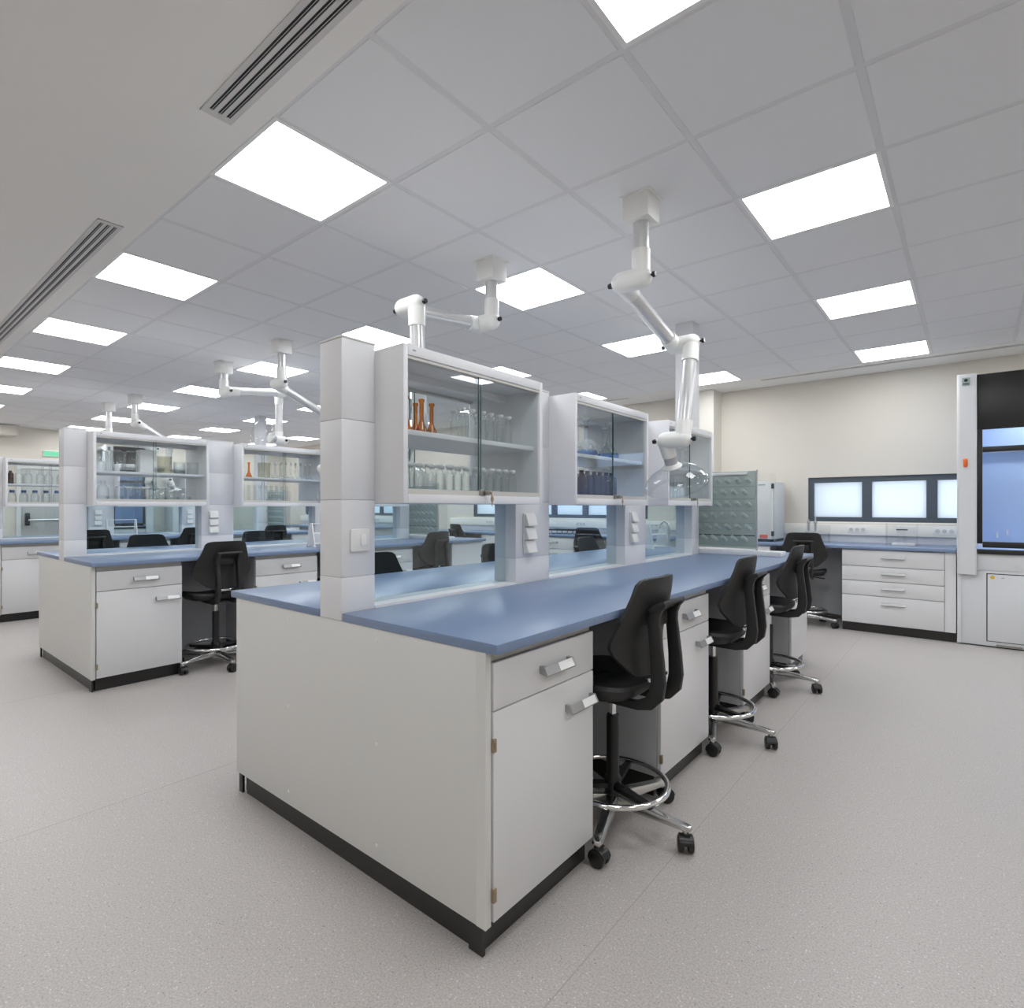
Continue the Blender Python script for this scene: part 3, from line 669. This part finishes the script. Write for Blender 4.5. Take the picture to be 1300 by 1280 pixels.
# ------------------------------------------------------------------ extraction arms
def elbow(mb, p, q, r=.052):
    return mb.capsule(p, q, r)
def arm(label, base, off1, elb, far, tip, hood_dir, hood_side, drop=.30, dome=True):
    """base: ceiling point; elb: height of first joint; off1: lateral shift vector at joints; far: second joint (on the arm's own line); tip: third joint"""
    b = Vector(base); t = thing('extraction_arm', label, 'extraction arm', base, 0, 'ceiling extraction arms')
    L = Vector(off1); ld = L.normalized()
    obj('mount_box', MB().box(b.x - .068, b.x + .068, b.y - .068, b.y + .068, CZ - .125, CZ - .002), 'armwhite', t, world=True, bevel=.003)
    obj('mount_flange', MB().box(b.x - .078, b.x + .078, b.y - .078, b.y + .078, CZ - .004, CZ), 'armwhite', t, world=True)
    j1 = Vector((b.x, b.y, elb)); a1 = j1 + L; a2 = Vector(far); j2 = a2 - L if hood_side else a2 - L; c = Vector(tip)
    tr = .040
    obj('tube', MB().cyl((b.x, b.y, CZ - .125), (b.x, b.y, elb + .13), tr, seg=20), 'armtube', t, world=True)
    d = (a2 - a1).normalized()
    m = MB().capsule(j1, a1, .054); m.cyl(j1, (b.x, b.y, elb + .135), .046, seg=20); m.cyl(a1, a1 + d*.11, .049, .046, seg=20)
    obj('elbow', m, 'armwhite', t, world=True)
    obj('tube', MB().cyl(a1 + d*.105, a2 - d*.08, tr, seg=20), 'armtube', t, world=True)
    e = (c - j2).normalized()
    m = MB().capsule(a2, j2, .050); m.cyl(a2, a2 - d*.10, .049, .046, seg=20); m.cyl(j2, j2 + e*.12, .047, .046, seg=20)
    obj('elbow', m, 'armwhite', t, world=True)
    obj('tube', MB().cyl(j2 + e*.115, c - e*.07, tr, seg=20), 'armtube', t, world=True)
    h = Vector(hood_dir).normalized(); c2 = c + L*.95
    m = MB().capsule(c, c2, .050); m.cyl(c, c - e*.11, .046, seg=20); m.cyl(c2, c2 + h*.10, .046, .040, seg=20)
    obj('elbow', m, 'armwhite', t, world=True)
    for p_, n_ in ((j1, -ld), (a1, ld), (a2, ld), (j2, -ld), (c, -ld), (c2, ld)):
        k = MB().cyl(p_ + n_*.050, p_ + n_*.066, .006, seg=8); k.cyl(p_ + n_*.062, p_ + n_*.076, .015, .013, 12); obj('knob', k, 'blackgloss', t, world=True)
    if dome:
        q = c2 + h*.10
        obj('collar_band', MB().cyl(q, q + h*.048, .036, seg=20), 'greyband', t, world=True)
        _, A, Bv = MB().frame(h); q2 = q + h*.045
        def lat(prof, seg=28): return [[q2 + h*z + (A*math.cos(2*math.pi*i/seg) + Bv*math.sin(2*math.pi*i/seg))*r for i in range(seg)] for r, z in prof]
        obj('collar_ring', MB().rings(lat([(.036, 0), (.046, .008), (.058, .020), (.056, .026), (.030, .026)])), 'armwhite', t, world=True)
        obj('hood_dome', MB().rings(lat([(.050, .020), (.085, .028), (.135, .055), (.172, .092), (.188, .120), (.190, .132), (.184, .142), (.160, .160), (.150, .164)]), False, False), 'acryl', t, world=True)
    return t
arm('white jointed extraction arm with clear dome above the closest bench, right one', (-1.254, 2.624, CZ), (-.105, 0, 0), 2.450, (-1.359, 3.290, 2.275), (-1.252, 3.145, 1.690), (.05, .46, -.89), 1)
arm('white jointed extraction arm above the closest bench, left one behind the first cabinet', (-2.298, 2.697, CZ), (-.105, 0, 0), 2.475, (-2.395, 2.060, 2.405), (-2.288, 2.085, 1.700), (.1, -.3, -.95), 1)
arm('white extraction arm above the middle bench, right one with the slanted tube', (-4.860, 2.712, CZ), (-.105, 0, 0), 2.460, (-4.965, 3.35, 2.19), (-4.86, 3.20, 1.690), (.05, .46, -.89), 1)
arm('white extraction arm above the middle bench, left one with the dome turned sideways', (-6.030, 2.706, CZ), (.105, 0, 0), 2.520, (-5.925, 3.330, 2.60), (-6.03, 3.33, 2.06), (.05, -.97, .10), 1)
arm('white extraction arm above the far-left bench, right one', (-8.72, 2.712, CZ), (.105, 0, 0), 2.45, (-8.615, 3.15, 2.20), (-8.72, 3.1, 1.70), (.05, .46, -.89), 1)
arm('white extraction arm above the far-left bench, left one', (-9.70, 2.675, CZ), (.105, 0, 0), 2.34, (-9.6, 3.28, 2.21), (-9.70, 3.2, 1.70), (.05, .46, -.89), 1)

# ------------------------------------------------------------------ benches along the window wall
YW = 6.985; BZ = .90               # worktop front edge and height
def yhandle(cx, z, yf, length=.20):
    m = MB(); h = length/2
    prof = lambda x: [(x, yf, z + .014), (x, yf - .020, z + .014), (x, yf - .032, z - .006), (x, yf - .028, z - .011), (x, yf, z - .005)]
    for a, b in ((cx - h, cx - h + .012), (cx + h - .012, cx + h)): m.rings([prof(a), prof(b)])
    bar = lambda x: [(x, yf - .020, z + .014), (x, yf - .032, z - .006), (x, yf - .028, z - .011), (x, yf - .014, z + .010)]
    m.rings([bar(cx - h + .012), bar(cx + h - .012)])
    return m
def wall_worktop(label, x0, x1):
    return single('worktop', MB().box(x0, x1, YW, YB - .001, BZ - .03, BZ), 'blue', label, 'worktop', ((x0+x1)/2, 7.35, BZ - .03), 'blue bench worktops', bevel=.003)
def drawer_unit(label, x0, x1, splits, filler=0):
    t = thing('drawer_cabinet', label, 'cabinet', ((x0+x1)/2, 7.35, 0), 0, 'cabinets under the wall bench')
    yf = 7.015
    obj('body', MB().box(x0, x1 + filler, yf + .021, YB - .002, Z0, BZ - .0305), 'carcass', t, world=True)
    obj('plinth', MB().box(x0 + .002, x1 + filler, yf + .03, YB - .002, 0, Z0 - .0005), 'plinth', t, world=True)
    if filler: obj('filler_panel', MB().box(x1 + .001, x1 + filler, yf + .002, yf + .0205, Z0 + .003, BZ - .034), 'white', t, world=True)
    for a, b in zip(splits, splits[1:]):
        d = obj('drawer', MB().box(x0 + .003, x1 - .003, yf, yf + .020, b + .003, a - .003), 'white', t, world=True, bevel=.002)
        h = obj('handle', yhandle((x0+x1)/2 + .02, a - min(.075, (a-b)*.45), yf), 'handle', d, smooth=False); h.location = (-t.location.x, -t.location.y, 0)
    return t
def wknee(label, x0, x1): return single('knee_panel', MB().box(x0, x1, 7.60, 7.62, .06, BZ - .032), 'carcass', label, 'panel', ((x0+x1)/2, 7.61, 0), 'knee space back panels')
def wstool(x, y, rz, label): stool(x, y, rz, label)
wall_worktop('blue worktop along the window wall, right of the wall column', -2.545, -.104)
drawer_unit('white cabinet of four drawers beside the fume hood', -1.050, -.190, (.862, .690, .537, .385, .093), filler=.085)
drawer_unit('white two-drawer cabinet under the oven', -2.50, -1.76, (.862, .690, .093))
wknee('grey back panel of the knee space beside the four-drawer cabinet', -1.759, -1.051)
wstool(-1.42, 7.05, R(-80), 'black lab stool at the window wall bench, beside the four-drawer cabinet')
wall_worktop('blue worktop along the window wall, left of the wall column', -7.60, -2.985)
drawer_unit('white drawer cabinet under the middle window, right of the wall stool', -3.75, -3.02, (.862, .690, .093))
wknee('grey back panel of the knee space under the middle window', -4.399, -3.751)
drawer_unit('white drawer cabinet under the middle window, left of the wall stool', -5.20, -4.40, (.862, .690, .537, .093))
drawer_unit('white drawer cabinet next to the left knee space under the middle window', -6.20, -5.2005, (.862, .690, .537, .093))
wknee('grey back panel of the left knee space under the middle window', -6.90, -6.2006)
drawer_unit('white drawer cabinet at the left end under the middle window', -7.59, -6.901, (.862, .690, .093))
wstool(-4.05, 6.93, R(-80), 'black lab stool at the window wall bench, under the middle window')
wstool(-6.55, 6.98, R(-104), 'black lab stool at the window wall bench, left part of the middle window')
wall_worktop('blue worktop along the window wall, under the left window', -12.9, -9.2)
drawer_unit('white drawer cabinet under the left window', -10.2, -9.25, (.862, .690, .537, .093))
drawer_unit('white drawer cabinet at the left end under the left window', -12.85, -11.8, (.862, .690, .537, .093))
wknee('grey back panel of the knee space under the left window', -11.799, -10.201)
# dado trunking with sockets
def trunking(label, x0, x1, socks):
    t = thing('dado_trunking', label, 'trunking', ((x0+x1)/2, YB, .98), 0, 'socket trunkings under the windows')
    obj('channel', MB().box(x0, x1, YB - .055, YB - .001, .985, 1.112), 'trunk', t, world=True, bevel=.004)
    obj('splash_strip', MB().box(x0, x1, YB - .012, YB - .001, .9005, .984), 'clad', t, world=True)
    for x in socks:
        p = obj('socket_plate', MB().box(x - .095, x + .095, YB - .061, YB - .0552, 1.015, 1.085), 'plastic', t, world=True, bevel=.002)
        for k in (-1, 0, 1):
            s_ = obj('socket', MB().cyl((x + k*.058, YB - .0613, 1.05), (x + k*.058, YB - .0635, 1.05), .021, .019, 14), 'seal', p); s_.location = (-t.location.x, -t.location.y, -t.location.z)
trunking('cream socket trunking below the right window', -2.54, -.10, (-1.0, -.21))
trunking('cream socket trunking below the middle window', -7.6, -2.99, (-3.5, -4.7, -6.6))
trunking('cream socket trunking below the left window', -12.9, -9.2, (-9.8,))
# oven
t = thing('drying_oven', 'pale grey drying oven with black hinges on the wall bench', 'oven', (-2.06, 7.35, BZ), 0)
obj('body', MB().box(-2.34, -1.755, 7.17, 7.66, BZ + .03, 1.612), 'oven', t, world=True, bevel=.006)
obj('door', MB().box(-2.335, -1.760, 7.125, 7.168, BZ + .035, 1.608), 'oven', t, world=True, bevel=.006)
obj('foot_bar', MB().box(-2.33, -1.765, 7.18, 7.64, BZ + .0005, BZ + .0295), 'plinth', t, world=True)
for z in (1.00, 1.555): obj('hinge', MB().box(-1.772, -1.748, 7.108, 7.150, z - .03, z + .03), 'blackgloss', t, world=True, bevel=.003)
obj('edge_trim', MB().box(-1.768, -1.757, 7.121, 7.1245, .99, 1.56), 'plastic', t, world=True)
obj('red_sticker', MB().box(-1.90, -1.815, 7.1232, 7.1248, .945, .985), 'red', t, world=True, smooth=False)
obj('name_plate', MB().box(-1.93, -1.84, 7.1234, 7.1248, 1.565, 1.578), 'plate', t, world=True, smooth=False)
# acrylic pipette stand and shield
t = thing('pipette_stand', 'clear acrylic pipette stand holding two pipettes on the wall bench', 'stand', (-1.36, 7.50, BZ))
obj('back_plate', MB().box(-1.49, -1.24, 7.53, 7.535, BZ + .0005, 1.10), 'acryl', t, world=True, smooth=False)
obj('tray', MB().box(-1.49, -1.24, 7.44, 7.529, 1.02, 1.026), 'acryl', t, world=True, smooth=False)
for x in (-1.485, -1.25): obj('side_plate', MB().box(x, x + .005, 7.44, 7.529, BZ + .0005, 1.0195), 'acryl', t, world=True, smooth=False)
for i, (x, zt) in enumerate(((-1.455, 1.165), (-1.385, 1.20))):
    m = MB().lathe([(.001, 0), (.006, .0), (.012, .02), (.013, .085), (.019, .09), (.019, .115), (.009, .12), (.009, zt - 1.0265), (.001, zt - 1.0265)], (x, 7.475, 1.0265), 12)
    single('pipette', m, 'alu', 'grey pipette standing in the acrylic stand, %s one' % ('left' if i == 0 else 'taller right'), 'pipette', (x, 7.475, 1.0265), 'pipettes in the stand')
t = thing('acrylic_shield', 'clear acrylic shield box on the wall bench below the right window', 'shield', (-.56, 7.38, BZ))
for nm, b in (('front_plate', (-.69, -.42, 7.30, 7.305, BZ + .0005, 1.13)), ('side_plate', (-.425, -.42, 7.3055, 7.45, BZ + .0005, 1.13)), ('side_plate', (-.69, -.685, 7.3055, 7.45, BZ + .0005, 1.13))):
    obj(nm, MB().box(*b), 'acryl', t, world=True, smooth=False)
obj('label_holder', MB().box(-.60, -.44, 7.31, 7.33, 1.04, 1.11), 'label', t, world=True, bevel=.006); obj('clip', MB().box(-.60, -.50, 7.307, 7.3098, 1.065, 1.075), 'blackgloss', t, world=True)
obj('white_foot', MB().box(-.64, -.44, 7.32, 7.40, BZ + .0005, BZ + .03), 'label', t, world=True, bevel=.006)
# wire tray on the middle wall bench
t = thing('wire_tray', 'black wire tray on the wall bench under the middle window', 'tray', (-4.75, 7.3, BZ))
m = MB().tube([(-5.0, 7.15, BZ + .065), (-4.5, 7.15, BZ + .065), (-4.5, 7.45, BZ + .065), (-5.0, 7.45, BZ + .065)], .008, 6, True); obj('rim', m, 'blackgloss', t, world=True)
for i in range(6):
    x = -4.98 + i*.095; obj('wire', MB().tube([(x, 7.15, BZ + .06), (x, 7.17, BZ + .006), (x, 7.43, BZ + .006), (x, 7.45, BZ + .06)], .004, 5), 'blackgloss', t, world=True)

# ------------------------------------------------------------------ fume hoods
def fume_hood(label, n, loc, rz, wid=1.75, ztop=2.555):
    """front plane y=0 looking to -y, left edge x=0; depth .74"""
    t = thing('fume_hood', label, 'fume hood', loc, rz, 'fume hoods')
    D = .74; pw = .144
    for x0 in (0, wid - pw):
        p = obj('post', MB().box(x0, x0 + pw, -.045, .10, .672, ztop + .01), 'hoodwhite', t, bevel=.006)
        zs = [.676, .80, .985, 1.26, 1.62, 1.935, ztop + .004]
        for a, b in zip(zs, zs[1:]): obj('cover_plate', MB().box(x0 + .020, x0 + pw - .016, -.047, -.0455, a + .001, b - .001), 'hoodwhite', p, smooth=False)
        obj('service_knob', MB().capsule((x0 + .062, -.050, 1.700), (x0 + .062, -.050, 1.752), .017, 14, 4), 'orange', p)
        g = MB().box(x0 + .038, x0 + .094, -.0515, -.0495, 2.455, 2.530); obj('badge', g, 'plate', p, smooth=False)
        g = MB().cyl((x0 + .066, -.0516, 2.505), (x0 + .066, -.0526, 2.505), .014, seg=16); g.box(x0 + .044, x0 + .088, -.0526, -.0516, 2.468, 2.476); obj('badge_emblem', g, 'dark', p, smooth=False)
    obj('fascia', MB().box(pw + .001, wid - pw - .001, -.005, .03, 2.035, ztop), 'hoodblack', t, bevel=.003)
    fr = MB(); a, b = pw + .001, wid - pw - .001
    fr.box(a, a + .040, 0, .03, .965, 2.034); fr.box(b - .040, b, 0, .03, .965, 2.034); fr.box(a + .0405, b - .0405, -.006, .035, 1.823, 1.873); fr.box(a + .0405, b - .0405, -.012, .035, .930, .985)
    s_ = obj('sash', fr, 'hoodblack', t, bevel=.003)
    obj('sash_glass', MB().box(a + .0405, b - .0405, .012, .018, .9855, 1.8225), 'hoodglass', s_, smooth=False)
    obj('upper_glass', MB().box(a + .0405, b - .0405, .012, .018, 1.8735, 2.034), 'hoodglass', s_, smooth=False)
    obj('sash_stop', MB().box(a + .012, a + .034, -.014, -.001, .945, .962), 'label', s_)
    obj('sill', MB().box(a, b, -.03, .06, .872, .912), 'hoodblack', t, bevel=.008, seg=3)
    ln = MB(); ln.box(pw + .002, wid - pw - .002, D - .08, D - .06, .912, 2.5); ln.box(pw - .02, pw, .105, D - .081, .912, 2.5); ln.box(wid - pw, wid - pw + .02, .105, D - .081, .912, 2.5); ln.box(pw, wid - pw, .07, D - .06, .895, .9115); ln.box(pw, wid - pw, .032, D - .06, 2.35, 2.37)
    obj('lining', ln, 'hoodblue', t, smooth=False)
    obj('baffle_rail', MB().box(pw + .002, wid - pw - .002, D - .14, D - .0805, 1.86, 1.885), 'hoodwhite', t, bevel=.004)
    for k, (x, z) in enumerate(((.30, 1.02), (.38, 1.04))):
        m = MB().cyl((x, D - .082, z), (x, D - .14, z), .010, seg=10); m.cyl((x, D - .135, z - .02), (x, D - .135, z + .04), .012, seg=10); obj('tap', m, 'plastic', t)
    lamp = MB().box(pw + .25, wid - pw - .25, .30, .42, 2.335, 2.349); obj('lamp', lamp, 'hoodlamp', t, smooth=False)
    cb = MB(); cb.box(.001, wid - .001, .012, D, .012, .870); obj('base_cabinet', cb, 'hoodwhite', t, bevel=.002)
    obj('side_panel', MB().box(.001, .028, 0, .0115, .012, .668), 'hoodwhite', t)
    obj('apron', MB().box(.03, wid - .03, .002, .0115, .715, .868), 'hoodwhite', t, bevel=.002)
    obj('door_frame', MB().box(.190, wid - .19, .004, .0115, .014, .712).box(.195, wid - .195, .003, .0039, .016, .02), 'hoodwhite', t, bevel=.002)
    obj('door_gap', MB().box(.212, wid - .212, .0025, .0038, .055, .690), 'hoodblack', t, smooth=False)
    d = obj('door', MB().box(.220, wid - .220, -.006, .0024, .062, .682), 'hoodwhite', t, bevel=.003)
    obj('yellow_sticker', MB().cyl((.255, -.0062, .655), (.255, -.0072, .655), .016, seg=16), 'yellow', d)
    obj('door_label', MB().box(.315, .335, -.0072, -.0062, .648, .655), 'plate', d, smooth=False)
    obj('foot_rail', MB().box(.001, wid - .001, .02, D, 0, .0115), 'plinth', t)
    obj('foot_bracket', MB().box(.28, .46, -.004, .0019, .018, .034), 'lock', t, bevel=.003)
    ft = MB().box(.02, wid - .02, .11, D, 2.50, ztop - .005); obj('canopy', ft, 'hoodwhite', t)
    return t
M['hoodlamp'] = emis('hood lamp', (.92, .96, 1.0), 22)
fume_hood('white fume hood with black fascia and blue interior beside the right window', 0, (-.098, 6.998, 0), 0)
fume_hood('distant fume hood with blue interior against the far left wall', 1, (-13.25, 3.58, 0), R(90), .88)

# ------------------------------------------------------------------ far left wall
dm = MB().box(XL + .001, XL + .045, 2.40, 3.30, .004, 2.06)
D = struct('door_1', dm, 'doorgrey', bevel=.003)
obj('door_frame', MB().box(XL + .001, XL + .06, 2.33, 2.398, 0, 2.12).box(XL + .001, XL + .06, 3.302, 3.37, 0, 2.12).box(XL + .001, XL + .06, 2.398, 3.302, 2.062, 2.12), 'panel', D)
obj('panic_bar', MB().cyl((XL + .11, 2.50, 1.065), (XL + .11, 3.22, 1.065), .020, seg=12), 'alu', D)
for y in (2.49, 3.21): obj('bar_bracket', MB().box(XL + .046, XL + .125, y - .035, y + .035, .96, 1.20), 'blackgloss', D, bevel=.01)
t = thing('exit_sign', 'green lit exit sign high on the far left wall', 'sign', (XL + .03, 2.95, 2.37))
obj('housing', MB().box(XL + .001, XL + .03, 2.74, 3.14, 2.32, 2.44), 'plastic', t, world=True, bevel=.004); obj('lit_face', MB().box(XL + .0305, XL + .033, 2.75, 3.13, 2.33, 2.43), 'sign', t, world=True, smooth=False)
t = thing('tall_cupboard', 'tall white cupboard against the far left wall', 'cupboard', (XL + .25, 5.6, 0))
obj('body', MB().box(XL + .001, XL + .45, 4.95, 6.15, .08, 2.05), 'panel', t, world=True, bevel=.003); obj('plinth', MB().box(XL + .001, XL + .42, 4.97, 6.13, 0, .0795), 'plinth', t, world=True)
for a, b in ((4.955, 5.548), (5.552, 6.145)):
    d = obj('door', MB().box(XL + .4505, XL + .47, a, b, .085, 2.045), 'white', t, world=True, bevel=.002)
    h = obj('handle', MB().box(XL + .4705, XL + .49, (5.50 if a < 5.2 else 5.58), (5.52 if a < 5.2 else 5.60), 1.0, 1.2), 'handle', d); h.location = (-t.location.x, -t.location.y, 0)

# ------------------------------------------------------------------ pipette racks standing on the worktops
def pipette_rack(label, x, y, z, rz=0, ln=.34):
    t = thing('pipette_rack', label, 'rack', (x, y, z), rz, 'white pipette racks')
    for s in (-1, 1):
        m = MB().prism([(-.075, 0), (-.060, 0), (-.040, .02), (.040, .02), (.060, 0), (.075, 0), (.030, .20), (.014, .235), (-.014, .235), (-.030, .20)], 'y', s*ln/2 - .006, s*ln/2 + .006); m.box(-.07, .07, s*ln/2 - .012, s*ln/2 + .012, .0005, .012)
        obj('end_plate', m, 'plastic', t, bevel=.002)
    for dx_, z_ in ((-.055, .03), (.055, .03), (0, .225), (-.035, .13), (.035, .13)): obj('rod', MB().cyl((dx_, -ln/2, z_), (dx_, ln/2, z_), .005, seg=8), 'plastic', t)
    return t
pipette_rack('white pipette rack on the right half of the middle bench', -4.98, 3.26, .9155)
pipette_rack('white pipette rack on the right half of the far-left bench', -8.72, 2.55, .9155)
pipette_rack('white pipette rack on the left half of the closest bench', -2.30, 5.11, .9155)
pipette_rack('white pipette rack on the left half of the middle bench by the drying rack', -5.95, 4.25, .9155)
# swan-neck tap at the far end of the closest bench
t = thing('bench_tap', 'curved grey bench tap at the far end of the closest bench', 'tap', (-2.20, 5.20, .9155))
obj('riser', MB().cyl((0, 0, 0), (0, 0, .05), .022, seg=14), 'alu', t); obj('swan_neck', MB().tube([(0, 0, .04), (0, 0, .20), (-.01, 0, .235), (-.045, 0, .26), (-.08, 0, .235), (-.09, 0, .19)], .011, 10), 'alu', t)

for o in bpy.data.objects:
    if '_o' in o: del o['_o']
